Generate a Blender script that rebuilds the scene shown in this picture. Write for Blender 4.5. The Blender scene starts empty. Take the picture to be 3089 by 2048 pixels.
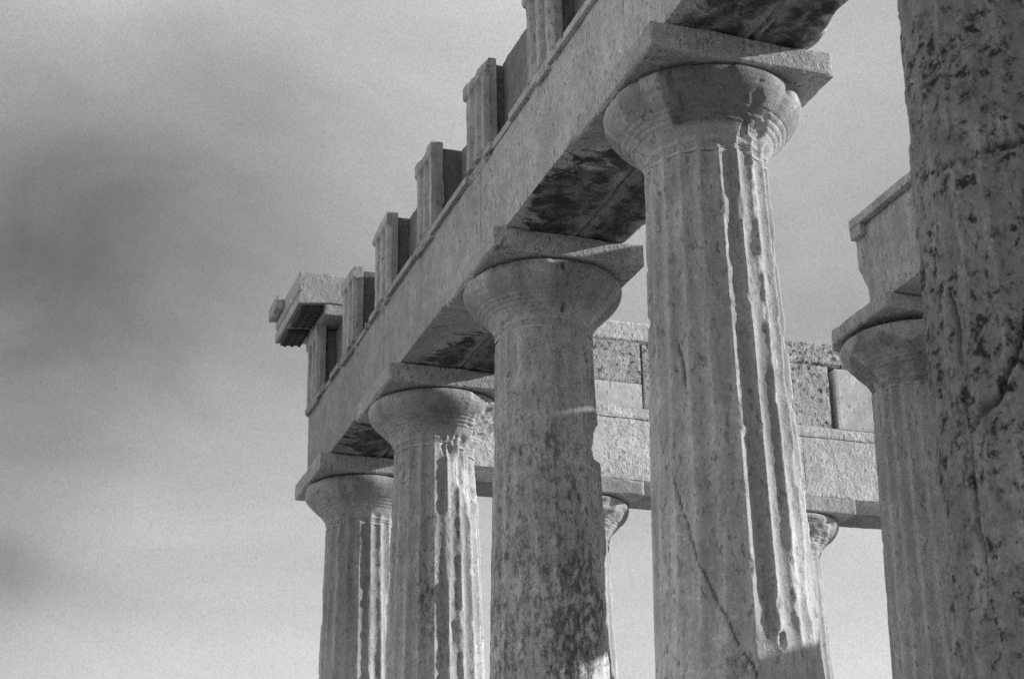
import bpy, math, random
import numpy as np
from mathutils import Matrix, Vector

random.seed(7)
SC = bpy.context.scene
COL = SC.collection
H0 = 6.40                       # height of the column tops above the ground at the camera

# ------------------------------------------------------------------ measures (metres)
S, C1 = 2.62, 2.435             # column spacing, contracted corner spacing
XC = [0.0, C1, C1 + S, C1 + 2 * S, C1 + 3 * S]
A = 0.4547                      # half thickness of the architrave
AB, ABH = 0.5484, 0.166         # abacus half width, height
HA, HF = 0.7652, 0.7176         # architrave and frieze heights
ZT = HA + HF
TH = 0.246                      # half triglyph width
RN, TAP, ZN = 0.3435, 0.0279, -0.5014
COLH = 5.27
F1, F2 = 2.1914, 2.3795

# ------------------------------------------------------------------ noise
def _hash(ix, iy, iz, seed):
    n = (ix * 374761393 + iy * 668265263 + iz * 2147483647 + seed * 974634777) & 0xFFFFFFFF
    n = ((n ^ (n >> 13)) * 1274126177) & 0xFFFFFFFF
    n = (n ^ (n >> 16)) & 0xFFFFFFFF
    n = (n * 2246822519) & 0xFFFFFFFF
    return ((n ^ (n >> 15)) & 0xFFFFFF) / float(0xFFFFFF)

def vnoise(P, scale=1.0, seed=0):
    Q = P * scale
    I = np.floor(Q).astype(np.int64); F = Q - I; F = F * F * (3 - 2 * F)
    r = 0
    for dx in (0, 1):
        wx = F[:, 0] if dx else 1 - F[:, 0]
        for dy in (0, 1):
            wy = F[:, 1] if dy else 1 - F[:, 1]
            for dz in (0, 1):
                wz = F[:, 2] if dz else 1 - F[:, 2]
                r = r + wx * wy * wz * _hash(I[:, 0] + dx, I[:, 1] + dy, I[:, 2] + dz + 1000, seed)
    return r

def fbm(P, scale=1.0, octs=4, seed=0, gain=.5):
    a, s, tot, out = 1.0, scale, 0.0, 0
    for o in range(octs):
        out = out + a * vnoise(P, s, seed + o * 17); tot += a; a *= gain; s *= 2.03
    return out / tot

def sstep(a, b, x):
    t = np.clip((x - a) / (b - a), 0, 1)
    return t * t * (3 - 2 * t)

# ------------------------------------------------------------------ object helpers
def empty(name, loc=(0, 0, 0)):
    o = bpy.data.objects.new(name, None); COL.objects.link(o)
    o.location = loc; o.empty_display_size = .2
    return o

def tag(o, label=None, cat=None, group=None, kind=None):
    if label: o['label'] = label
    if cat: o['category'] = cat
    if group: o['group'] = group
    if kind: o['kind'] = kind
    return o

def mesh_obj(name, V, F, mat, parent=None, attrs=None, smooth=False, origin=None):
    """V are world coordinates with z measured from the column tops."""
    V = np.array(V, float).copy(); V[:, 2] += H0
    base = np.array(parent.location) if parent is not None else np.zeros(3)
    if parent is not None and parent.parent is not None:
        base = base + np.array(parent.parent.location)
    org = np.array(origin, float) if origin is not None else base
    if parent is None and origin is None:
        org = V.mean(axis=0)
    me = bpy.data.meshes.new(name)
    F = np.asarray(F, np.int32)
    me.vertices.add(len(V)); me.vertices.foreach_set('co', (V - org).ravel().astype(np.float32))
    n = F.shape[0]; k = F.shape[1]
    me.loops.add(n * k); me.loops.foreach_set('vertex_index', F.ravel())
    me.polygons.add(n)
    me.polygons.foreach_set('loop_start', np.arange(0, n * k, k, dtype=np.int32))
    me.polygons.foreach_set('loop_total', np.full(n, k, np.int32))
    me.polygons.foreach_set('use_smooth', np.full(n, smooth, bool))
    me.update(calc_edges=True); me.validate()
    if attrs:
        for an, av in attrs.items():
            a = me.attributes.new(an, 'FLOAT', 'POINT')
            a.data.foreach_set('value', np.asarray(av, np.float32))
    me.materials.append(mat)
    o = bpy.data.objects.new(name, me); COL.objects.link(o)
    if parent is not None:
        o.parent = parent; o.location = org - base
    else:
        o.location = org
    return o

def block_geo(lo, hi, res=.03, chip=.02, rough=.004, seed=0, edgefn=None, carve=None):
    """A weathered ashlar: subdivided box whose arrises are chipped by noise."""
    lo = np.array(lo, float); hi = np.array(hi, float); d = hi - lo
    n = [max(1, int(math.ceil(d[i] / res))) for i in range(3)]
    idx = {}; V = []; F = []
    Vs = []; Fs = []; off = 0; Ns = []
    for ax in range(3):
        u, v = (ax + 1) % 3, (ax + 2) % 3
        for side in (0, 1):
            gu = np.linspace(0, 1, n[u] + 1); gv = np.linspace(0, 1, n[v] + 1)
            U, W = np.meshgrid(gu, gv, indexing='ij')
            P = np.zeros((U.size, 3)); P[:, u] = U.ravel(); P[:, v] = W.ravel(); P[:, ax] = side
            ii = np.arange(U.size).reshape(U.shape)
            a, b, c, e = ii[:-1, :-1].ravel(), ii[1:, :-1].ravel(), ii[1:, 1:].ravel(), ii[:-1, 1:].ravel()
            q = np.stack([a, b, c, e], 1) if side else np.stack([a, e, c, b], 1)
            Vs.append(P); Fs.append(q + off); off += len(P)
    P = np.concatenate(Vs); F = np.concatenate(Fs)
    key = np.round(P * 100000).astype(np.int64)
    _, first, inv = np.unique(key, axis=0, return_index=True, return_inverse=True)
    inv = np.asarray(inv).ravel()
    P = P[first]; F = inv[F]
    W = lo + P * d
    dist = np.minimum(P, 1 - P) * d
    N = np.zeros_like(P); N[P < 1e-6] = -1; N[P > 1 - 1e-6] = 1
    srt = np.sort(dist, axis=1); ed = srt[:, 1]         # distance to the nearest arris
    Nn = N / np.maximum(1e-6, np.linalg.norm(N, axis=1))[:, None]
    cdir = -np.where(dist < .12, np.sign(P - .5), 0) ; cl = np.maximum(1e-6, np.linalg.norm(cdir, axis=1))
    cdir = cdir / cl[:, None]
    cn = fbm(W, 3.1, 4, seed + 3); cn2 = fbm(W, 11., 3, seed + 5)
    wear = chip * (.25 + 3.2 * np.clip(cn - .45, 0, 1) * 2 * cn2 + .35 * cn2)
    push = np.clip(wear - ed, 0, None) * .75
    W = W + cdir * push[:, None]
    dsp = (fbm(W, 5., 5, seed + 9) - .5) * 2 * rough + (vnoise(W, 60., seed + 2) - .5) * rough * .5
    W = W + Nn * dsp[:, None]
    if carve is not None:
        W = carve(W)
    return W, F

def merge(*geos):
    Vs, Fs, off = [], [], 0
    for V, F in geos:
        Vs.append(V); Fs.append(F + off); off += len(V)
    return np.concatenate(Vs), np.concatenate(Fs)

# ------------------------------------------------------------------ materials
def stone(name, base=.36, dark=.06, speck=.5, streak=.35, bump=.5, soffit=False, grainy=1.0, speck_scale=9., pits=.55, cracks=0., foot_bounce=0.):
    m = bpy.data.materials.new(name); m.use_nodes = True
    nt = m.node_tree; N = nt.nodes; L = nt.links
    for x in list(N): N.remove(x)
    def nd(t, **k):
        x = N.new(t)
        for a, b in k.items(): setattr(x, a, b)
        return x
    def mth(op, a, b=None, c=None, clamp=False):
        x = nd('ShaderNodeMath', operation=op); x.use_clamp = clamp
        for i, s in enumerate((a, b, c)):
            if s is None: continue
            if isinstance(s, (int, float)): x.inputs[i].default_value = s
            else: L.new(s, x.inputs[i])
        return x.outputs[0]
    geo = nd('ShaderNodeNewGeometry')
    pos = geo.outputs['Position']
    def noise(scale, det=4., rough=.55, vec=None, dist=0.):
        x = nd('ShaderNodeTexNoise'); x.inputs['Scale'].default_value = scale
        x.inputs['Detail'].default_value = det; x.inputs['Roughness'].default_value = rough
        x.inputs['Distortion'].default_value = dist
        L.new(vec if vec is not None else pos, x.inputs['Vector'])
        return x.outputs['Fac']
    def mapr(v, a, b, c=0., d=1.):
        x = nd('ShaderNodeMapRange'); x.interpolation_type = 'SMOOTHSTEP'
        L.new(v, x.inputs[0])
        for i, s in zip((1, 2, 3, 4), (a, b, c, d)): x.inputs[i].default_value = s
        return x.outputs[0]
    mp = nd('ShaderNodeMapping'); mp.inputs['Scale'].default_value = (13, 13, 1.1); L.new(pos, mp.inputs['Vector'])
    n_big = noise(1.3, 3.); n_mid = noise(6., 6., .6); n_fine = noise(70., 3., .6); n_gr = noise(210., 1.)
    n_str = noise(1., 5., .6, mp.outputs[0], .3)
    # base mottling
    v = mth('MULTIPLY_ADD', mth('SUBTRACT', n_big, .5), .7, 1.)
    v = mth('MULTIPLY', v, mth('MULTIPLY_ADD', mth('SUBTRACT', n_mid, .5), 1.0, 1.))
    v = mth('MULTIPLY', v, mth('MULTIPLY_ADD', mth('SUBTRACT', n_fine, .5), .70 * grainy, 1.))
    v = mth('MULTIPLY', v, mth('MULTIPLY_ADD', mth('SUBTRACT', n_gr, .5), .55 * grainy, 1.))
    v = mth('MULTIPLY', v, mapr(n_str, .3, .75, 1. + streak * .25, 1. - streak * .55))
    mpp = nd('ShaderNodeMapping'); mpp.inputs['Scale'].default_value = (1, 1, .42); L.new(pos, mpp.inputs['Vector'])
    n_pit = noise(38., 5., .7, mpp.outputs[0], .1)
    pit = mth('MULTIPLY', mapr(n_pit, .53, .66), mapr(n_mid, .3, .6))
    v = mth('MULTIPLY', v, mth('MULTIPLY_ADD', pit, -pits, 1.))
    v = mth('MULTIPLY', v, base)
    if foot_bounce > 0:      # ground bounce painted in: stone paler towards the foot of the shafts
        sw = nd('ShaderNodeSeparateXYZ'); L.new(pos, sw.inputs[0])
        v = mth('MULTIPLY', v, mapr(mth('MULTIPLY_ADD', mth('SUBTRACT', n_big, .5), 1.5, sw.outputs[2]), H0 - 3.6, H0 - .6, 1. + foot_bounce, 1.))
    # paler scraped flecks
    n_fl = noise(24., 6., .7, None, .15)
    v = mth('MULTIPLY', v, mth('MULTIPLY_ADD', mapr(n_fl, .56, .70), .28, 1.))
    # lichen specks
    n_sp = noise(speck_scale, 9., .74, None, .12); n_area = noise(1.7, 3., .6)
    thr = mth('MULTIPLY_ADD', n_area, -.22 * (1 if speck > 0 else 0), .78 - .12 * speck)
    sp = mth('MULTIPLY', mth('SUBTRACT', n_sp, thr), 14., clamp=True)
    sp = mth('MULTIPLY', sp, min(1., .45 + speck * .5))
    if speck <= 0: sp = mth('MULTIPLY', sp, 0.)
    at = nd('ShaderNodeAttribute', attribute_name='stain_shade'); stn = at.outputs['Fac']
    at2 = nd('ShaderNodeAttribute', attribute_name='lichen'); lic = at2.outputs['Fac']
    n_sp2 = noise(speck_scale * 1.5, 8., .76, None, .1)
    mpz = nd('ShaderNodeMapping'); mpz.inputs['Scale'].default_value = (22, 22, 8); L.new(pos, mpz.inputs['Vector'])
    n_sp3 = noise(1., 8., .74, mpz.outputs[0], .1)
    ls = mth('MULTIPLY', mth('SUBTRACT', mth('MULTIPLY_ADD', n_sp3, .6, mth('MULTIPLY', n_sp2, .4)), mth('MULTIPLY_ADD', lic, -.20, .68)), 11., clamp=True)
    ls = mth('MULTIPLY', ls, mth('MULTIPLY', lic, .66, clamp=True))
    tot = mth('MAXIMUM', sp, ls)
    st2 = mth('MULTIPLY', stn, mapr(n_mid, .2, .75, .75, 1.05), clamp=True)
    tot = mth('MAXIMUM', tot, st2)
    if cracks > 0:
        wv = nd('ShaderNodeTexNoise'); wv.inputs['Scale'].default_value = 2.6; wv.inputs['Detail'].default_value = 7.; wv.inputs['Roughness'].default_value = .65
        L.new(pos, wv.inputs['Vector'])
        mv = nd('ShaderNodeVectorMath', operation='MULTIPLY_ADD'); L.new(wv.outputs['Color'], mv.inputs[0]); mv.inputs[1].default_value = (.55, .55, .55)
        ms = nd('ShaderNodeMapping'); ms.inputs['Scale'].default_value = (1.3, 1.3, .6); L.new(pos, ms.inputs['Vector']); L.new(ms.outputs[0], mv.inputs[2])
        vo = nd('ShaderNodeTexVoronoi'); vo.feature = 'DISTANCE_TO_EDGE'; vo.inputs['Scale'].default_value = 1.5; L.new(mv.outputs[0], vo.inputs['Vector'])
        wdt = mapr(n_mid, .35, .7, .002, .020)
        ck = mth('SUBTRACT', 1., mth('DIVIDE', vo.outputs['Distance'], wdt), clamp=True)
        ck = mth('MULTIPLY', ck, mapr(n_area, .42, .58, 0., cracks))
        tot = mth('MAXIMUM', tot, ck)
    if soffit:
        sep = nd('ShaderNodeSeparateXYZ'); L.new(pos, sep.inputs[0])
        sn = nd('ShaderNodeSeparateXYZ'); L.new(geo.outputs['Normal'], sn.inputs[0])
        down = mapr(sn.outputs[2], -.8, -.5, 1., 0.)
        v = mth('MULTIPLY', v, mapr(sep.outputs[0], .5, 10., .85, 1.35))  # haze painted in: stone brighter towards the near end
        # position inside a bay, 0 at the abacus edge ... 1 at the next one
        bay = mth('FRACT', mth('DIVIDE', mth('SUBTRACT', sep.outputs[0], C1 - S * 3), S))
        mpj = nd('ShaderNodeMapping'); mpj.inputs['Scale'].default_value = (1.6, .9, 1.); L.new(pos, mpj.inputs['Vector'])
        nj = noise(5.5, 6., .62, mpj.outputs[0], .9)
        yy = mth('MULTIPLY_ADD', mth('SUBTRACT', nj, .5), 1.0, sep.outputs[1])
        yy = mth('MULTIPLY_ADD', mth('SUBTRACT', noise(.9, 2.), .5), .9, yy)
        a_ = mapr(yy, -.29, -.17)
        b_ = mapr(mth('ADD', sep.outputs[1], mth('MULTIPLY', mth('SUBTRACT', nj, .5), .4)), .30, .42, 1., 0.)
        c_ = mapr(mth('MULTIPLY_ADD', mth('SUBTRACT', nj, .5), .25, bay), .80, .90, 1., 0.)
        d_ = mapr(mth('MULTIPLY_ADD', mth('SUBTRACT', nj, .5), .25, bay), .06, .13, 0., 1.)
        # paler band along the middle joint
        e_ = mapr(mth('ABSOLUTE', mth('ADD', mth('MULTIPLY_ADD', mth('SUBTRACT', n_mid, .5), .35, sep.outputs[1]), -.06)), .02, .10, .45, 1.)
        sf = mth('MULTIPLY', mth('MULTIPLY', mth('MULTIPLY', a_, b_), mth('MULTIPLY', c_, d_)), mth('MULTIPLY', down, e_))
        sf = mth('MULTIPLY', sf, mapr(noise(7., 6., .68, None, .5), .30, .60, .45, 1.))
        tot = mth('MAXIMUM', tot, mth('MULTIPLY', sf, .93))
    mx = nd('ShaderNodeMix'); mx.data_type = 'FLOAT'
    L.new(tot, mx.inputs[0]); L.new(v, mx.inputs[2])
    L.new(mth('MULTIPLY', mth('MULTIPLY_ADD', n_fine, .6, .7), dark), mx.inputs[3])
    cmb = nd('ShaderNodeCombineColor')
    for i in range(3): L.new(mx.outputs[0], cmb.inputs[i])
    bs = nd('ShaderNodeBsdfPrincipled'); bs.inputs['Roughness'].default_value = .92
    bs.inputs['Specular IOR Level'].default_value = .2
    L.new(cmb.outputs[0], bs.inputs['Base Color'])
    h = mth('ADD', mth('MULTIPLY', n_mid, .5), mth('MULTIPLY', noise(28., 5., .65), .35))
    h = mth('ADD', h, mth('MULTIPLY', n_fine, .16)); h = mth('SUBTRACT', h, mth('MULTIPLY', tot, .12)); h = mth('SUBTRACT', h, mth('MULTIPLY', pit, .15))
    bp = nd('ShaderNodeBump'); bp.inputs['Strength'].default_value = bump; bp.inputs['Distance'].default_value = .03
    L.new(h, bp.inputs['Height']); L.new(bp.outputs[0], bs.inputs['Normal'])
    out = nd('ShaderNodeOutputMaterial'); L.new(bs.outputs[0], out.inputs[0])
    return m

M_col = stone('weathered_limestone', .48, .05, .45, .45, .5, grainy=1.2, cracks=.35, foot_bounce=.40)
M_colL = stone('lichened_limestone', .48, .05, .5, .45, .6, foot_bounce=.40, grainy=1.3, speck_scale=14.)
M_near = stone('dark_lichened_limestone', .30, .04, 1.15, .3, .6, speck_scale=13., grainy=1.2, cracks=.9)
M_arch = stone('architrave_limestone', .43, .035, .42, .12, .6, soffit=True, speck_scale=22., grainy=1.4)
M_cap = stone('capital_limestone', .48, .05, .28, .20, .45, grainy=1.3)
M_aba = stone('abacus_limestone', .48, .05, .28, .10, .9, grainy=1.5)
M_frz = stone('frieze_limestone', .46, .05, .6, .5, .4, grainy=1.3, speck_scale=14.)
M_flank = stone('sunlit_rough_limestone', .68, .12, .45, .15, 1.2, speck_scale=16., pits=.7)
M_flankS = stone('patched_smooth_limestone', .66, .12, .0, .08, .10)
M_back = stone('backing_limestone', .24, .04, .4, .3, .7)
M_porch = stone('porch_limestone', .44, .05, .5, .35, .5, foot_bounce=.3, speck_scale=14.)
M_step = stone('step_limestone', .34, .08, .3, .1, .5)

# ------------------------------------------------------------------ columns
def bites_apply(X, Y, phi, z, r, bites, seed):
    """ellipsoidal breaks: (phi_deg, z, half_width_deg, half_height, depth, roughness)"""
    P = np.stack([X + r * np.cos(phi), Y + r * np.sin(phi), z], 1)
    cut = np.zeros_like(r); fresh = np.zeros_like(r)
    for k, (pd, zc, wp, wz, dep, rg) in enumerate(bites):
        dphi = (phi - math.radians(pd) + math.pi) % (2 * math.pi) - math.pi
        q = np.sqrt((dphi / math.radians(wp)) ** 2 + ((z - zc) / wz) ** 2)
        q = q + (fbm(P, 6., 4, seed + 31 * k) - .5) * .9
        m = 1 - sstep(.62, 1.0, q)
        body = dep * (1 - .35 * np.clip(q, 0, 1)) + rg * (fbm(P, 13., 4, seed + 7 + k, .62) - .5) * 2
        cut = np.maximum(cut, m * body); fresh = np.maximum(fresh, m)
    return cut, fresh

def polyline_dist(phi, z, pts, r=.4):
    x = phi * r; d = np.full(len(x), 9.)
    P = [(math.radians(a) * r, b) for a, b in pts]
    for (x0, z0), (x1, z1) in zip(P[:-1], P[1:]):
        dx, dz = x1 - x0, z1 - z0; L2 = dx * dx + dz * dz + 1e-9
        t = np.clip(((x - x0) * dx + (z - z0) * dz) / L2, 0, 1)
        d = np.minimum(d, np.hypot(x - x0 - t * dx, z - z0 - t * dz))
    return d

def wrapped(phi):
    return (phi + math.pi) % (2 * math.pi) - math.pi

def column(X, Y, label, mat, capmat, seed, rscale=1., top=0., height=COLH, nper=10, dz=.028,
           wear=None, bites=(), cracks=(), lichen=None, stain_shade=None, capbites=(), flute_phase=0., group=None, abscale=1., ablohi=None, abhole=None, capstain=None):
    root = empty('doric_column', (X, Y, H0 + top - height))
    tag(root, label, 'column', group)
    na = 20 * nper
    zt = top - .585; zb = top - height
    nz = int((zt - zb) / dz)
    ph = np.linspace(-math.pi, math.pi, na, endpoint=False)
    zz = np.linspace(zb, zt, nz + 1)
    PH, Z = np.meshgrid(ph, zz); phi = PH.ravel(); z = Z.ravel()
    R = (RN + TAP * (top + ZN - z)) * rscale
    P0 = np.stack([X + R * np.cos(phi), Y + R * np.sin(phi), z], 1)
    t = ((phi - math.radians(flute_phase)) / math.radians(18.)) % 1.0 * 2 - 1
    w = np.ones_like(z) if wear is None else wear(phi, z, P0)
    nw = fbm(P0, 2.2, 4, seed); nw2 = fbm(P0, 9., 3, seed + 4)
    w = np.clip(w * (1.05 - .7 * np.clip(nw - .5, 0, 1) * 2), 0, 1.1)
    depth = .072 * R * w
    r = R - depth * (1 - t * t)
    big = np.clip(fbm(P0 * np.array([1, 1, .6]), 3.6, 5, seed + 71) - .60, 0, 1)
    # arrises chipped away here and there
    ch = (sstep(.60, .645, fbm(P0 * np.array([1, 1, .55]), 10., 4, seed + 4)) * .032 + sstep(.48, .75, nw2) * .008) * R * 1.2
    r = np.minimum(r, R - ch * w)
    r = r - .012 * (1 - np.clip(w, 0, 1)) * fbm(P0, 4., 3, seed + 8)
    r -= big * .09
    r += (fbm(P0, 6., 4, seed + 9) - .5) * .011 + (vnoise(P0, 45., seed + 3) - .5) * .0035
    cut, fresh = bites_apply(X, Y, phi, z, R, bites, seed)
    r = np.maximum(r - cut, .08)
    st = np.zeros_like(z)
    for pts, wd, dep in cracks:
        wob = (fbm(P0, 7., 6, seed + 21, .6) - .5) * .14
        wv = wd * (.15 + 2.2 * np.clip(fbm(P0, 6., 4, seed + 40) - .2, 0, 1))
        d = polyline_dist(wrapped(phi - math.radians(pts[0][0])), z + wob, [(a - pts[0][0], b) for a, b in pts], R.mean())
        g = 1 - sstep(wv * .35, wv * 1.1, d)
        r = r - g * dep; st = np.maximum(st, g * .9)
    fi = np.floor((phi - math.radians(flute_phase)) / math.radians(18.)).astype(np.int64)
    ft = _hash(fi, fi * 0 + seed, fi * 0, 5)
    st = np.maximum(st, (.30 + .35 * ft) * w * (1 - t * t) ** .7 * (1 - fresh) * fbm(P0 * np.array([1, 1, .2]), 7., 3, seed + 15) * 1.3)  # flute hollows: shade painted in with dirt, tone varies per flute
    if stain_shade is not None: st = np.maximum(st, stain_shade(phi, z, P0))
    li = np.zeros_like(z) if lichen is None else lichen(phi, z, P0)
    li = li * (1 - fresh)
    V = np.stack([X + r * np.cos(phi), Y + r * np.sin(phi), z], 1)
    i = np.arange(nz)[:, None] * na + np.arange(na)[None, :]
    j = np.arange(nz)[:, None] * na + (np.arange(na)[None, :] + 1) % na
    F = np.stack([i.ravel(), j.ravel(), (j + na).ravel(), (i + na).ravel()], 1)
    mesh_obj('shaft', V, F, mat, root, {'stain_shade': st, 'lichen': li}, smooth=True)
    # ---- echinus with necking grooves and annulets
    prof = [(-.168, .500), (-.176, .527), (-.195, .549), (-.225, .559), (-.255, .556), (-.29, .541), (-.33, .510), (-.37, .470),
            (-.41, .428), (-.44, .398), (-.465, .377), (-.49, .361), (-.515, .350), (-.545, .346), (-.60, .3445)]
    zs = np.linspace(prof[0][0], prof[-1][0], 130); pz = np.array([-q[0] for q in prof]); pr = np.array([q[1] for q in prof])
    zs = np.concatenate([[-ABH + .004], zs])
    rr = np.interp(-zs, pz, pr) * rscale
    # soften the polyline
    for _ in range(3): rr[2:-1] = .25 * rr[1:-2] + .5 * rr[2:-1] + .25 * rr[3:]
    rr[0] = .30
    nz2 = len(zs)
    PH, Z = np.meshgrid(ph, zs); phi = PH.ravel(); z = Z.ravel(); R = np.repeat(rr, na)
    zl = z.copy(); z = z + top
    t = ((phi - math.radians(flute_phase)) / math.radians(18.)) % 1.0 * 2 - 1
    P0 = np.stack([X + R * np.cos(phi), Y + R * np.sin(phi), z], 1)
    fl = 1 - sstep(-.52, -.48, zl)
    w = np.ones_like(z) if wear is None else wear(phi, z, P0)
    r = R - .05 * R * fl * w * (1 - t * t)
    for gz in (-.372, -.397, -.422, -.447):
        r -= .0055 * np.exp(-((zl - gz) / .0045) ** 2) * (.4 + 1.1 * fbm(P0, 3., 3, seed + 66))
    for gz in (-.546, -.560, -.574):
        r -= .011 * np.exp(-((zl - gz) / .0042) ** 2)
    r += (fbm(P0, 5., 4, seed + 60) - .5) * .008
    r = r - sstep(.60, .66, fbm(P0, 5., 5, seed + 81)) * .013
    cut, fresh = bites_apply(X, Y, phi, z, R, list(bites) + list(capbites), seed)
    r = np.maximum(r - cut, .1)
    # run-off stains under the abacus
    stc = np.zeros_like(z)
    ang = fbm(np.stack([np.cos(phi), np.sin(phi), 0 * phi + seed], 1), 3.2, 4, seed + 77)
    stc = sstep(.50, .66, ang) * sstep(-.5, -.3, zl) * .40
    if capstain is not None: stc = np.maximum(stc, capstain(phi, zl, P0))
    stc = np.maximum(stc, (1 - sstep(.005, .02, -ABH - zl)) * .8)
    V = np.stack([X + r * np.cos(phi), Y + r * np.sin(phi), z], 1)
    i = np.arange(nz2 - 1)[:, None] * na + np.arange(na)[None, :]
    j = np.arange(nz2 - 1)[:, None] * na + (np.arange(na)[None, :] + 1) % na
    F = np.stack([i.ravel(), (i + na).ravel(), (j + na).ravel(), j.ravel()], 1)
    mesh_obj('echinus', V, F, capmat, root, {'stain_shade': stc, 'lichen': stc * 0}, smooth=True)
    a = AB * abscale
    lo = [X - a, Y - a, top - ABH]; hi = [X + a, Y + a, top - .003]
    if ablohi: lo, hi = ablohi
    V, F = block_geo(lo, hi, .014, .018, .004, seed + 90, carve=abhole)
    mesh_obj('abacus', V, F, M_aba if capmat is M_cap else capmat, root)
    return root

def col4_wear(phi, z, P):
    side = sstep(math.radians(-35), math.radians(-5), phi)
    w = .75 + .30 * side
    return w * (.25 + .75 * sstep(-3.42, -3.12, z + (fbm(P, 4., 3, 5) - .5) * .25))
def col3_wear(phi, z, P):
    n = fbm(P, 2.5, 4, 91)
    return np.clip(.15 + .75 * sstep(-1.5, -1.9, z) , 0, 1) * (1.4 * n) + .5 * (1 - sstep(math.radians(-75), math.radians(-55), phi)) * sstep(-1.2, -1.0, z)
def col2_wear(phi, z, P):
    return .75 + .25 * sstep(math.radians(-20), math.radians(5), phi)
def col5_wear(phi, z, P):
    return .65 * np.ones_like(z)

COLG = 'front row of the temple columns'
column(XC[0], 0, 'farthest column, carrying the corner of the entablature, two bright sunlit flutes', M_col, M_cap, 11, nper=8, dz=.035,
       wear=lambda f, z, P: .8 + .2 * sstep(-.5, 0, f), bites=[(40, -1.45, 16, .35, .018, .02)],
       lichen=lambda f, z, P: .35 * sstep(-1.2, -2.6, z))
column(XC[1], 0, 'column with a big rough break below its capital on the sunlit side', M_colL, M_cap, 23, nper=10, dz=.025,
       capstain=lambda f, z, P: .65 * np.exp(-((f - math.radians(-8)) / .45) ** 2 - ((z + .34) / .13) ** 2) * (.5 + fbm(P, 7., 3, 6)),
       wear=col2_wear, bites=[(38, -.80, 34, .30, .05, .035), (62, -.60, 26, .34, .075, .04), (0, -.63, 12, .10, .03, .03), (5, -2.15, 6, .12, .02, .02)],
       capbites=[(58, -.36, 30, .16, .085, .05), (20, -.55, 14, .08, .03, .03)],
       lichen=lambda f, z, P: .48 * sstep(-.7, -1.4, z) + .6 * np.exp(-((f + math.radians(25)) / .4) ** 2 - ((z + 1.9) / .55) ** 2))
column(XC[2], 0, 'speckled column with worn flutes and a broken waist on its right edge', M_colL, M_cap, 37, nper=10, dz=.022,
       wear=col3_wear,
       bites=[(30, -1.42, 34, .15, .05, .075), (62, -1.32, 36, .17, .09, .07), (-3, -1.36, 8, .05, .02, .02), (4.4, -1.782, 4.5, .055, .09, 0),
              (60, -2.6, 25, .75, .035, .01), (-60, -.85, 16, .16, .015, .01), (38, -3.1, 24, .4, .03, .03)],
       capbites=[(-5, -.24, 1.8, .035, .06, 0), (1, -.47, 2.6, .03, .07, .01), (-22, -.50, 12, .02, .012, .01)],
       capstain=lambda f, z, P: .38 * sstep(.42, .6, fbm(np.stack([f * 2.2, 0 * f, 0 * f], 1), 1.6, 2, 12)) * sstep(-.5, -.4, z),
       cracks=[([(28, -.62), (34, -.8), (42, -1.05)], .006, .01)],
       lichen=lambda f, z, P: (.80 * sstep(-.5, -.8, z)) * (1 - sstep(-1.15, -1.6, z)) + sstep(-1.15, -1.6, z) * (.98 + .24 * np.exp(-((f - math.radians(5)) / .5) ** 2 - ((z + 2.5) / .75) ** 2) + .5 * (fbm(P, 2.2, 3, 8) - .5)), flute_phase=4)
column(XC[3], 0, 'large column with smooth grey left face and long sunlit flutes on its right', M_col, M_cap, 41, nper=14, dz=.016,
       wear=col4_wear, flute_phase=4,
       bites=[(5.8, -3.274, 3.4, .045, .12, 0)],
       cracks=[([(-60.7, -1.70), (-56, -1.85), (-55, -1.95)], .008, .02),
               ([(-70, -2.35), (-63.2, -2.607), (-53.6, -2.797), (-46.6, -2.957), (-37.3, -3.115), (-27.2, -3.267), (-17.3, -3.394), (-12, -3.55)], .007, .010)],
       capstain=lambda f, z, P: .62 * sstep(math.radians(-52), math.radians(-49), f + .03 * (fbm(P, 9., 3, 2) - .5)) * (1 - sstep(math.radians(10), math.radians(30), f)) * sstep(-.48, -.44, z) * (.55 + .9 * fbm(P, 7., 4, 5)),
       capbites=[(10, -.47, 4, .05, .02, .01), (24, -.45, 10, .04, .03, .02), (-43, -.27, 1.6, .11, .03, .01), (-40, -.36, 1.6, .06, .02, .01)],
       lichen=lambda f, z, P: .38 * sstep(-1.0, -1.9, z) + .7 * np.exp(-((f + math.radians(42)) / .22) ** 2 - ((z + 1.75) / .32) ** 2) + .7 * np.exp(-((f + math.radians(30)) / .3) ** 2 - ((z + 3.45) / .25) ** 2))
column(XC[4], 0, 'nearest column, dark, blurred and crossed by deep black cracks', M_near, M_near, 53, nper=16, dz=.016,
       wear=col5_wear, flute_phase=2,
       cracks=[([(-100, -1.93), (-86.8, -1.942), (-67.3, -1.983), (-53.8, -1.97), (-41.5, -1.955), (-29.8, -1.95), (-10, -1.9)], .009, .022),
               ([(-25, -2.40), (-42.9, -2.694), (-50.5, -2.801), (-57.5, -2.888), (-63.0, -2.944), (-73.6, -2.972), (-81.8, -3.019)], .013, .022),
               ([(-84, -2.45), (-80, -2.60), (-81.8, -2.80), (-81.8, -3.019), (-84, -3.3), (-80, -3.6)], .011, .02)],
       bites=[(-86, -3.3, 10, .55, .03, .02)],
       lichen=lambda f, z, P: .87 + 0 * z)
FLG = 'columns of the sunlit flank row'
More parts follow.
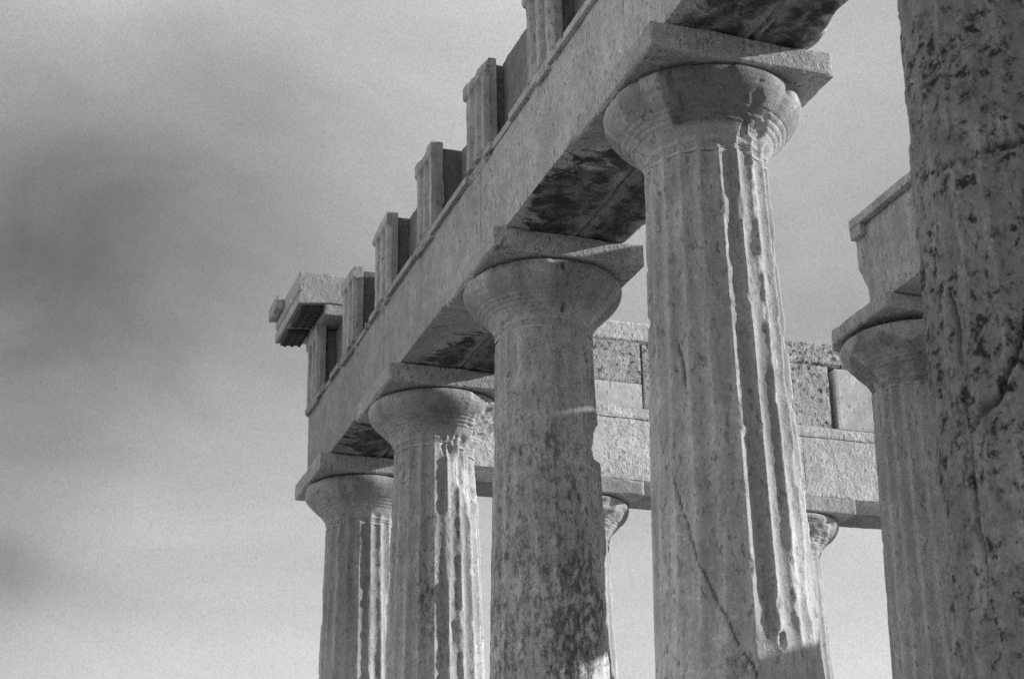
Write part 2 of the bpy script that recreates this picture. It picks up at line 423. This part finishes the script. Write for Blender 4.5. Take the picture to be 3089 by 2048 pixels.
for k, (yy, lb) in enumerate([(F1, 'flank column seen behind the broken speckled column, one capital corner in sun'),
                              (F1 + F2, 'flank column seen just right of the large column, under the cracked flank wall'),
                              (F1 + 2 * F2, 'flank column hidden behind the porch column')]):
    if k == 2: lb = 'farthest right flank column, almost hidden behind the porch column'
    column(0, yy, lb, M_porch, M_porch, 61 + k, nper=6, dz=.05,
           wear=lambda f, z, P: .8 + 0 * z, capbites=[(20, -.33, 55, .14, .035, .03)])

# porch column: slightly lower top, broken abacus corner
PX, PY, PT = 5.10, 2.93, -.09
def porch_ab(W):
    W = W.copy()
    d = np.clip((PX - .37 - W[:, 0]) + (PY - .40 - W[:, 1]) + (fbm(W, 7., 3, 3) - .5) * .10, 0, None)
    W[:, 0] += d * .4; W[:, 1] += d * .35
    return W
column(PX, PY, 'porch column inside the temple, left of the nearest column, chipped abacus', M_porch, M_porch, 71, rscale=.93, top=PT, height=COLH - .35 + PT,
       nper=10, dz=.025, wear=lambda f, z, P: .95 + 0 * z, flute_phase=6, capbites=[(-70, -.32, 14, .06, .02, .02)],
       capstain=lambda f, z, P: .5 * sstep(.48, .6, fbm(P, 4., 4, 19)), ablohi=([PX - .48, PY - .48, PT - .125], [PX + .48, PY + .48, PT - .003]), abhole=porch_ab,
       lichen=lambda f, z, P: .45 + .25 * sstep(-1., -3., z))

# ------------------------------------------------------------------ front architrave
arch = empty('front_architrave', (XC[2], 0, H0))
tag(arch, 'long stone architrave climbing from the far corner over the front columns', 'architrave')
cuts = [-A, XC[1], XC[2], XC[3], XC[4] + .5]
for i in range(4):
    x0, x1 = cuts[i] + (.003 if i else 0), cuts[i + 1] - .003
    V, F = block_geo((x0, -A, .001), (x1, .055, HA - .056), .024, .010, .005, 100 + i)
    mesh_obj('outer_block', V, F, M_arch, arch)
    y1 = A - (.0 if i != 2 else 0)
    def ragged(W, s=i):
        W = W.copy()
        e = sstep(.38, A, W[:, 1]) * (1 - sstep(.0, .25, W[:, 2]))
        W[:, 1] -= e * np.clip(fbm(W, 3.5, 4, 200 + s) - .42, 0, 1) * .22
        return W
    V, F = block_geo((x0 + (.02 if i in (2,) else 0), .075, .004), (x1, y1, HA - .01), .026, .03, .008, 120 + i, carve=ragged)
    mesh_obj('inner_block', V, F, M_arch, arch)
def ragged_band(W):
    W = W.copy()
    n = fbm(W * np.array([1, .2, .2]), 3.2, 5, 301)
    W[:, 1] += sstep(.52, .54, n) * .026 * (W[:, 1] < -A - .01)
    return W
V, F = block_geo((-A - .030, -A - .030, HA - .055), (XC[4] + .5, .0, HA), .010, .0015, .0015, 310, carve=ragged_band)
mesh_obj('taenia', V, F, M_arch, arch)

# regulae under each triglyph (mostly worn to stumps)
trig_x = [-A + TH + .0, XC[1] / 2 + .05, XC[1], XC[1] + S / 2, XC[2], XC[2] + S / 2, XC[3], XC[3] + S / 2]
for i, tx in enumerate(trig_x):
    V, F = block_geo((tx - TH, -A - .032, HA - .085), (tx + TH, -A + .02, HA - .0565), .010, .004, .002, 330 + i,
                     carve=lambda W, s=i: np.stack([W[:, 0], W[:, 1] + (W[:, 1] < -A) * sstep(.45, .55, fbm(W, 7., 4, 340 + s)) * .028, W[:, 2]], 1))
    mesh_obj('regula', V, F, M_arch, arch)

# ------------------------------------------------------------------ triglyphs
def triglyph_geo(tx, yb, top, seed, y0=-.487, chipcap=True):
    """fluted face: two whole and two half channels, cap band, side faces, narrow tail behind"""
    nx, nz = 56, 44
    xs = np.linspace(-TH, TH, nx + 1); z0 = HA + .001
    zs = np.linspace(z0, top, nz + 1)
    X, Z = np.meshgrid(xs, zs); x = X.ravel(); z = Z.ravel()
    u = (x + TH) / (2 * TH)
    ch = np.zeros_like(u)
    for c, wd in ((0., .09), (.335, .11), (.665, .11), (1., .09)):
        ch = np.maximum(ch, np.clip(1 - np.abs(u - c) / wd, 0, 1))
    capz = top - .095
    body = 1 - sstep(capz - .03, capz - .012, z)
    P = np.stack([tx + x, 0 * x + y0, z], 1)
    cap = sstep(capz - .008, capz, z)
    y = y0 + ch * .065 * body - cap * .014 + (fbm(P, 8., 4, seed) - .5) * .012
    wr = np.clip(fbm(P, 4., 3, seed + 5) - .55, 0, 1) * .12
    edge = sstep(.80, 1., np.abs(u - .5) * 2) + sstep(top - .06, top, z)
    y += wr * edge
    front = np.stack([tx + x, y, z], 1)
    i = (np.arange(nz)[:, None] * (nx + 1) + np.arange(nx)[None, :]).ravel()
    F = np.stack([i, i + 1, i + nx + 2, i + nx + 1], 1)
    V = front; off = len(V); Fs = [F]; Vs = [V]
    # sides and top strips joined to the front grid
    def strip(idx, ysteps, flip):
        nonlocal off
        base = front[idx]; n = len(idx); rows = [np.array(idx)]
        for k, yy in enumerate(ysteps):
            B = base.copy(); B[:, 1] = yy
            B[:, 0] += (fbm(B, 7., 3, seed + 9) - .5) * .006
            Vs.append(B); rows.append(np.arange(off, off + n)); off += n
        for a, b in zip(rows[:-1], rows[1:]):
            q = np.stack([a[:-1], a[1:], b[1:], b[:-1]], 1)
            Fs.append(q[:, ::-1] if flip else q)
    ys = [-.46, -.44, -.42, yb]
    left = [r * (nx + 1) for r in range(nz + 1)]; right = [r * (nx + 1) + nx for r in range(nz + 1)]
    topi = [nz * (nx + 1) + c for c in range(nx + 1)]
    strip(left, ys, True); strip(right, ys, False); strip(topi, ys, True)
    strip([c for c in range(nx + 1)], ys, False)
    V = np.concatenate(Vs); F = np.concatenate(Fs)
    return V, F

TG = 'triglyph blocks standing on the front architrave'
tl = ['corner triglyph block, tucked under the broken cornice', 'smallest-looking triglyph block, standing just right of the cornice fragment',
      'triglyph block third from the far corner, open metope gap at its right', 'triglyph block with a wide dark recess and a low backing block on its right',
      'triglyph block with a peaked cap whose right side borders a rough slanting metope stone', 'largest triglyph block, cut by the top edge of the picture',
      None, None]
ybk = [-.29, -.29, -.31, -.26, -.33, -.33, -.32, -.32]
tops = [ZT, ZT - .0, ZT, ZT, ZT, ZT, ZT, ZT]
for i, tx in enumerate(trig_x[:6]):
    root = empty('triglyph_block', (tx, -.40, H0 + HA)); tag(root, tl[i], 'triglyph', TG)
    V, F = triglyph_geo(tx, -.405, tops[i], 400 + 13 * i)
    mesh_obj('fluted_face', V, F, M_frz, root)
    V, F = block_geo((tx - TH + .045, -.403, HA + .002), (tx + TH - .05, ybk[i] + .25, ZT - .012), .022, .02, .005, 420 + i)
    mesh_obj('rear_block', V, F, M_back, root)

# backing stones between the triglyphs
bk = [(trig_x[0], trig_x[1], -.30, ZT - .02), (trig_x[1], trig_x[2], -.28, ZT - .03), (trig_x[2], trig_x[3], -.30, ZT - .01),
      (trig_x[3], trig_x[4], -.25, ZT - .03), (trig_x[4], trig_x[5], -.345, ZT - .0), (trig_x[5], trig_x[6], -.31, ZT)]
bl = ['backing stone in the deep shadow under the cornice', 'small dark backing stone between the second and third triglyphs from the corner',
      'grey backing stone behind the gap right of the third triglyph', 'low backing stone set far back between two triglyphs, with a level notch of sky above',
      'rough backing stone with a long slanting top edge behind the peaked triglyph', 'backing stone cut by the top edge of the picture']
for i, (xa, xb, yf, zt) in enumerate(bk):
    def slope(W, s=i):
        return W
    V, F = block_geo((xa + TH - .045, yf, HA + .003), (xb - TH + .045, .20, zt), .024, .03, .010, 440 + i)
    tag(mesh_obj('backing_stone', V, F, M_back), bl[i], 'stone block', 'backing stones of the front frieze')

root = empty('sun_blocking_course', (3, .35, H0 + HA)); tag(root, 'unseen wall course added behind the triglyph row to block the sun', 'wall')  # unseen course added to keep sun off the triglyph sides
for i, (xa, xb) in enumerate([(-.42, 1.9), (1.91, 4.2), (4.21, 6.6), (6.61, 8.9), (8.91, 10.7)]):
    V, F = block_geo((xa, .215, HA + .003), (xb, A - .01, 1.715 if i else 1.595), .05, .02, .008, 480 + i)
    mesh_obj('wall_block', V, F, M_back, root)

# ------------------------------------------------------------------ corner cornice fragment
gx0, gx1, gy0 = -.80, .33, -.755
root = empty('cornice_fragment', (-.2, -.3, H0 + ZT))
tag(root, 'broken cornice block jutting out over the far corner, dark mutules beneath', 'cornice')
def beak(W):
    W = W.copy(); k = np.clip((-A - .02 - W[:, 1]) / .28, 0, 1)
    W[:, 2] -= (W[:, 2] < 1.64) * k * .03
    return W
V1, F1_ = block_geo((gx0, gy0, 1.6005), (gx1, .205, 1.91), .012, .010, .003, 500, carve=lambda W: beak(np.stack([W[:, 0], W[:, 1] + (W[:, 1] < gy0 + .03) * .03 * np.exp(-((W[:, 2] - 1.70) / .016) ** 2), W[:, 2]], 1)))
mesh_obj('corona', *merge((V1, F1_)), M_cap, root)
V, F = block_geo((gx0 + .30, -A - .035, ZT + .002), (gx1 - .008, .205, 1.598), .022, .012, .003, 502)
mesh_obj('bed_moulding', V, F, M_frz, root)
V, F = block_geo((gx0, -.835, 1.80), (-.38, gy0 - .002, 1.945), .02, .015, .003, 503)
mesh_obj('crown_moulding', V, F, M_frz, root)
V, F = block_geo((-.60, -A - .01, 1.50), (-.475, -.35, 1.60), .02, .012, .003, 504)
mesh_obj('corner_moulding', V, F, M_frz, root)
mutmat = stone('dark_mutule_limestone', .10, .02, .3, .1, .4)  # darker stone tone for mutules and guttae
for cx in (-.62, .02):
    a, b = max(cx - TH, gx0 + .07), min(cx + TH, gx1 - .02)
    V, F = block_geo((a, -.715, 1.548), (b, -A - .045, 1.597), .02, .008, .002, 505, carve=None)
    V[:, 2] -= np.clip((-A - .02 - V[:, 1]) / .28, 0, 1) * .028
    mu = mesh_obj('mutule', V, F, mutmat, root)
    # guttae: three rows of six little pegs
    for gi in range(6):
        for gj in range(3):
            px = a + (b - a) * (gi + .5) / 6; py = -.67 + gj * .075
            zz0 = 1.55 - np.clip((-A - .02 - py) / .28, 0, 1) * .028
            ang = np.linspace(0, 2 * math.pi, 9)[:-1]
            ring = lambda r, z: np.stack([px + r * np.cos(ang), py + r * np.sin(ang), 0 * ang + z], 1)
            V = np.concatenate([ring(.014, zz0 + .004), ring(.017, zz0 - .016), ring(.001, zz0 - .0165)])
            k = np.arange(8); k2 = (k + 1) % 8
            F = np.concatenate([np.stack([k, k + 8, k2 + 8, k2], 1), np.stack([k + 8, k + 16, k2 + 16, k2 + 8], 1)])
            mesh_obj('gutta', V, F, mutmat, mu)

# ------------------------------------------------------------------ flank architrave and wall courses
AI = .523
root = empty('flank_architrave', (0, 4.5, H0))
tag(root, 'sunlit rough architrave running to the right behind the front columns', 'architrave')
fc = [A + .004, F1, F1 + F2, F1 + 2 * F2 + .45]
for i in range(3):
    a, b = fc[i] + .002, fc[i + 1] - .002
    V, F = block_geo((.03, a, .004), (AI, b, .645), .024, .007, .008, 520 + i)
    mesh_obj('inner_block', V, F, M_flank, root)
    V, F = block_geo((-A, a, .002), (.012, b, .64), .04, .02, .006, 530 + i)
    mesh_obj('outer_block', V, F, M_arch, root)
# smooth new patch next to the broken column
V, F = block_geo((AI - .03, 1.58, .05), (AI + .006, 2.33, .635), .04, .004, .001, 540)
mesh_obj('smooth_patch', V, F, M_flankS, root)
V, F = block_geo((-A, A + .01, .648), (AI + .008, fc[-1], .762), .024, .008, .008, 541)
mesh_obj('crown_band', V, F, M_flank, root)

WG = 'ashlar blocks of the flank wall course'
def wall_block(y0, y1, z0, z1, mat, label, seed, x1=AI - .01, chip=.008, rough=.007):
    V, F = block_geo((-.05, y0, z0), (x1, y1, z1), .028, chip, rough, seed)
    return tag(mesh_obj('wall_block', V, F, mat), label, 'stone block', WG)
M_ro = stone('blackened_rough_limestone', .52, .06, 1.1, .2, 1.2, speck_scale=22., pits=.8)
wall_block(A + .1, 2.775, .766, 1.035, M_flankS, 'smooth pale block resting on the flank architrave, left of the large column', 550, chip=.006, rough=.002)
wall_block(A + .1, 2.775, 1.040, 1.486, M_ro, 'speckled rough block over the smooth pale block, left of the large column', 551)
wall_block(2.80, 4.955, .766, 1.47, M_ro, 'dark rough block ending at the black vertical gap, right of the large column', 552)
V, F = block_geo((-.05, 5.02, .766), (AI + .01, 7.3, 1.45), .035, .01, .003, 553)
tag(mesh_obj('wall_block', V, F, M_flankS), 'smooth pale block right of the black vertical gap', 'stone block', WG)
wall_block(A + .1, 3.1, 1.489, 1.715, M_flank, 'topmost thin block of the flank wall, left of the large column', 554, chip=.03, rough=.012)
wall_block(3.12, 5.6, 1.475, 1.735, M_ro, 'topmost thin block of the flank wall, right of the large column', 555, chip=.03, rough=.012)

# ------------------------------------------------------------------ porch architrave
root = empty('porch_architrave', (6.4, 2.95, H0 + PT))
tag(root, 'broken porch architrave with a thin crowning band, resting on the porch column', 'architrave')
def brk(W):
    W = W.copy(); e = 1 - sstep(PX, PX + .45, W[:, 0])
    zz = W[:, 2]
    n = fbm(W * np.array([.2, .6, 1.]), 3.5, 4, 611)
    cutx = .02 + .09 * sstep(.35, -.05, zz) + .14 * (n - .45)
    W[:, 0] += e * cutx
    return W
V, F = block_geo((PX - .0, 2.53, PT + .002), (PX + 2.9, 3.30, .585), .024, .014, .004, 610, carve=brk)
mesh_obj('beam_block', V, F, M_porch, root)
V, F = block_geo((PX + .05, 2.475, .590), (PX + 2.9, 3.30, .665), .014, .005, .003, 612)
mesh_obj('crown_band', V, F, M_porch, root)
V, F = block_geo((PX + .05, 2.478, .50), (PX + .20, 2.527, .588), .01, .006, .003, 613)
mesh_obj('regula', V, F, M_porch, root)
# the second porch support, an anta pier out of sight behind the nearest column
column(PX + S - .05, PY, 'second porch column, hidden behind the nearest column', M_porch, M_porch, 73, rscale=.93, top=PT, height=COLH - .35 + PT,
       nper=4, dz=.08, ablohi=([PX + S - .53, PY - .48, PT - .125], [PX + S + .43, PY + .48, PT - .003]))

# unseen stones added to shade the middle column and the large one's foot
V, F = block_geo((5.93, 4.6, -COLH), (6.30, 5.2, -1.153), .08, .05, .02, 630)
tag(mesh_obj('shade_upright', V, F, M_porch), 'unseen stone upright added to shade the middle column, outside the picture', 'pier')
V, F = block_geo((5.88, 4.6, -1.15), (6.90, 5.2, .36), .03, .10, .03, 632)
tag(mesh_obj('shade_block', V, F, M_porch), 'unseen thick block added on the upright to shade the middle column, outside the picture', 'lintel')
V, F = block_geo((6.78, 4.63, -1.74), (6.95, 5.17, -1.153), .08, .02, .01, 633)
tag(mesh_obj('shade_prop', V, F, M_porch), 'unseen small block added to prop the shading block above the low wall, outside the picture', 'stone block')
V, F = block_geo((6.76, 4.62, -COLH), (10.2, 5.2, -1.75), .09, .08, .03, 631)
tag(mesh_obj('shade_wall', V, F, M_porch), 'unseen low wall added to shade the foot of the large column, outside the picture', 'wall')

# ------------------------------------------------------------------ platform and ground
zb = -COLH
root = empty('stepped_platform', (5, 3, 0)); tag(root, 'worn stone platform of three steps below the columns', 'platform')
for k in range(3):
    e = .52 + .36 * k
    V, F = block_geo((-e, -e, zb - .30 * (k + 1) + .004), (13.2 + e, 12 + e, zb - .30 * k - .003 * (k > 0)), .12, .03, .008, 700 + k)
    mesh_obj('step', V, F, M_step, root)
V, F = block_geo((2.4, 2.3, zb + .003), (11.0, 11., zb + .34), .15, .03, .01, 705)
mesh_obj('inner_step', V, F, M_step, root)

gm = stone('dry_stony_ground', .30, .1, .3, .0, .6)
g = 140; u = np.sinh(np.linspace(-4.6, 4.6, g)) / math.sinh(4.6) * 3000
GX, GY = np.meshgrid(u + 6, u + 2, indexing='ij')
P = np.stack([GX.ravel(), GY.ravel(), 0 * GX.ravel()], 1)
dist = np.hypot(P[:, 0] - 6, P[:, 1] - 2)
P[:, 2] = -6.40 + (fbm(P, .35, 4, 3) - .5) * .35 * sstep(1, 12, dist) - .15 + (fbm(P, .004, 4, 9) - .55) * 60 * sstep(100, 1500, dist)
i = (np.arange(g - 1)[:, None] * g + np.arange(g - 1)[None, :]).ravel()
F = np.stack([i, i + g, i + g + 1, i + 1], 1)
tag(mesh_obj('ground', P, F, gm, origin=(0, 0, 0), smooth=True), kind='structure')

# ------------------------------------------------------------------ camera
cam = bpy.data.cameras.new('camera'); co = bpy.data.objects.new('camera', cam); COL.objects.link(co)
r = Vector((0.32875066, 0.94427233, -0.01651543)); uu = Vector((0.35891829, -0.10874471, 0.92701254)); ff = Vector((-0.87355633, 0.31068368, 0.37466651))
R = Matrix(((r.x, uu.x, -ff.x), (r.y, uu.y, -ff.y), (r.z, uu.z, -ff.z))).to_4x4()
co.matrix_world = Matrix.Translation((15.1957, -3.8403, H0 - 4.9351)) @ R
cam.sensor_width = 36; cam.lens = 3877.9985 / 2365 * 36
cam.clip_start = .1; cam.clip_end = 9000
cam.dof.use_dof = True; cam.dof.focus_distance = 11.5; cam.dof.aperture_fstop = 5.6
SC.camera = co

# ------------------------------------------------------------------ light
AZ, EL = math.radians(76), math.radians(18.3)
sd = Vector((math.cos(AZ) * math.cos(EL), math.sin(AZ) * math.cos(EL), math.sin(EL)))
sl = bpy.data.lights.new('sun', 'SUN'); sl.energy = 5.0; sl.angle = math.radians(.55); sl.color = (1, .995, .985)
so = bpy.data.objects.new('sun', sl); COL.objects.link(so); so.rotation_euler = sd.to_track_quat('Z', 'Y').to_euler(); so.location = (20, 30, 20)

W = bpy.data.worlds.new('World'); SC.world = W; W.use_nodes = True
nt = W.node_tree; N = nt.nodes; L = nt.links
for x in list(N): N.remove(x)
sky = N.new('ShaderNodeTexSky'); sky.sky_type = 'NISHITA'; sky.sun_disc = False
sky.sun_elevation = EL; sky.sun_rotation = math.pi / 2 - AZ
sky.air_density = 1.0; sky.dust_density = 1.5
bw = N.new('ShaderNodeRGBToBW'); L.new(sky.outputs[0], bw.inputs[0])
tc = N.new('ShaderNodeTexCoord')
def wm(op, a, b=None, c=None, clamp=False):
    x = N.new('ShaderNodeMath'); x.operation = op; x.use_clamp = clamp
    for i, s in enumerate((a, b, c)):
        if s is None: continue
        if isinstance(s, (int, float)): x.inputs[i].default_value = s
        else: L.new(s, x.inputs[i])
    return x.outputs[0]
def wnoise(sc, det, rot=None, scale=(1, 1, 1), dist=0., rough=.5):
    mp = N.new('ShaderNodeMapping'); mp.inputs['Scale'].default_value = scale
    if rot: mp.inputs['Rotation'].default_value = rot
    L.new(tc.outputs['Generated'], mp.inputs['Vector'])
    n = N.new('ShaderNodeTexNoise'); n.inputs['Scale'].default_value = sc; n.inputs['Detail'].default_value = det
    n.inputs['Distortion'].default_value = dist; n.inputs['Roughness'].default_value = rough
    L.new(mp.outputs[0], n.inputs['Vector']); return n.outputs['Fac']
def lobe(px, py, rad, d=None):
    """soft cloud bank around a compass direction"""
    d = d or (ff + r * ((px - 1182.5) / 3878.) - uu * ((py - 784.) / 3878.)).normalized()
    dt = N.new('ShaderNodeVectorMath'); dt.operation = 'DISTANCE'
    nv = N.new('ShaderNodeVectorMath'); nv.operation = 'NORMALIZE'; L.new(tc.outputs['Generated'], nv.inputs[0])
    L.new(nv.outputs[0], dt.inputs[0]); dt.inputs[1].default_value = d
    q = wm('DIVIDE', dt.outputs['Value'], rad / 3878.)
    return wm('EXPONENT', wm('MULTIPLY', wm('MULTIPLY', q, q), -1.))
streak = wnoise(5.5, 7., (0.5, .35, .5), (1., 1., 2.2), .6, .55)
fine = wnoise(1000., 2., None, (1, 1, 1), 0., .6)
SK = .46
v = wm('MULTIPLY_ADD', wm('SUBTRACT', streak, .5), .36, SK)
for px, py, rad, amt in [
        (60, 650, 520, -.27), (-60, 1000, 330, -.10), (420, 540, 400, -.09), (30, 1330, 110, -.12), (-60, 1290, 120, -.07),
        (60, 260, 330, -.07), (1300, -140, 520, .27), (230, -120, 260, .24), (550, 1780, 520, .32), (1900, 1720, 620, .38), (2200, 100, 400, .06),
        (1900, 600, 300, -.04), (1050, 1400, 300, .05), (300, 1120, 200, .03)]:
    v = wm('MULTIPLY_ADD', lobe(px, py, rad), amt, v)
# unseen sky glow added to light the outer faces, dimming added behind the camera
v = wm('MULTIPLY_ADD', lobe(0, 0, .68 * 3878., Vector((-.43, -.85, .30)).normalized()), .75, v)
v = wm('MULTIPLY_ADD', lobe(0, 0, .85 * 3878., Vector((1., .15, .30)).normalized()), -.26, v)
v = wm('MAXIMUM', v, .05)
v = wm('MULTIPLY', v, wm('MULTIPLY_ADD', wm('SUBTRACT', fine, .5), .8, 1.))
# the clear-sky brightness from the Nishita model carries the thin overcast
base = wm('MULTIPLY', bw.outputs[0], .10)
tot = wm('ADD', wm('MULTIPLY', base, .25), wm('MULTIPLY', v, .80))
cc = N.new('ShaderNodeCombineColor')
for i in range(3): L.new(wm('MULTIPLY', tot, 10.), cc.inputs[i])
bg = N.new('ShaderNodeBackground'); bg.inputs['Strength'].default_value = .1
L.new(cc.outputs[0], bg.inputs[0])
wo = N.new('ShaderNodeOutputWorld'); L.new(bg.outputs[0], wo.inputs[0])

SC.view_settings.view_transform = 'Standard'; SC.view_settings.look = 'None'; SC.view_settings.exposure = 0
SC.cycles.use_denoising = False
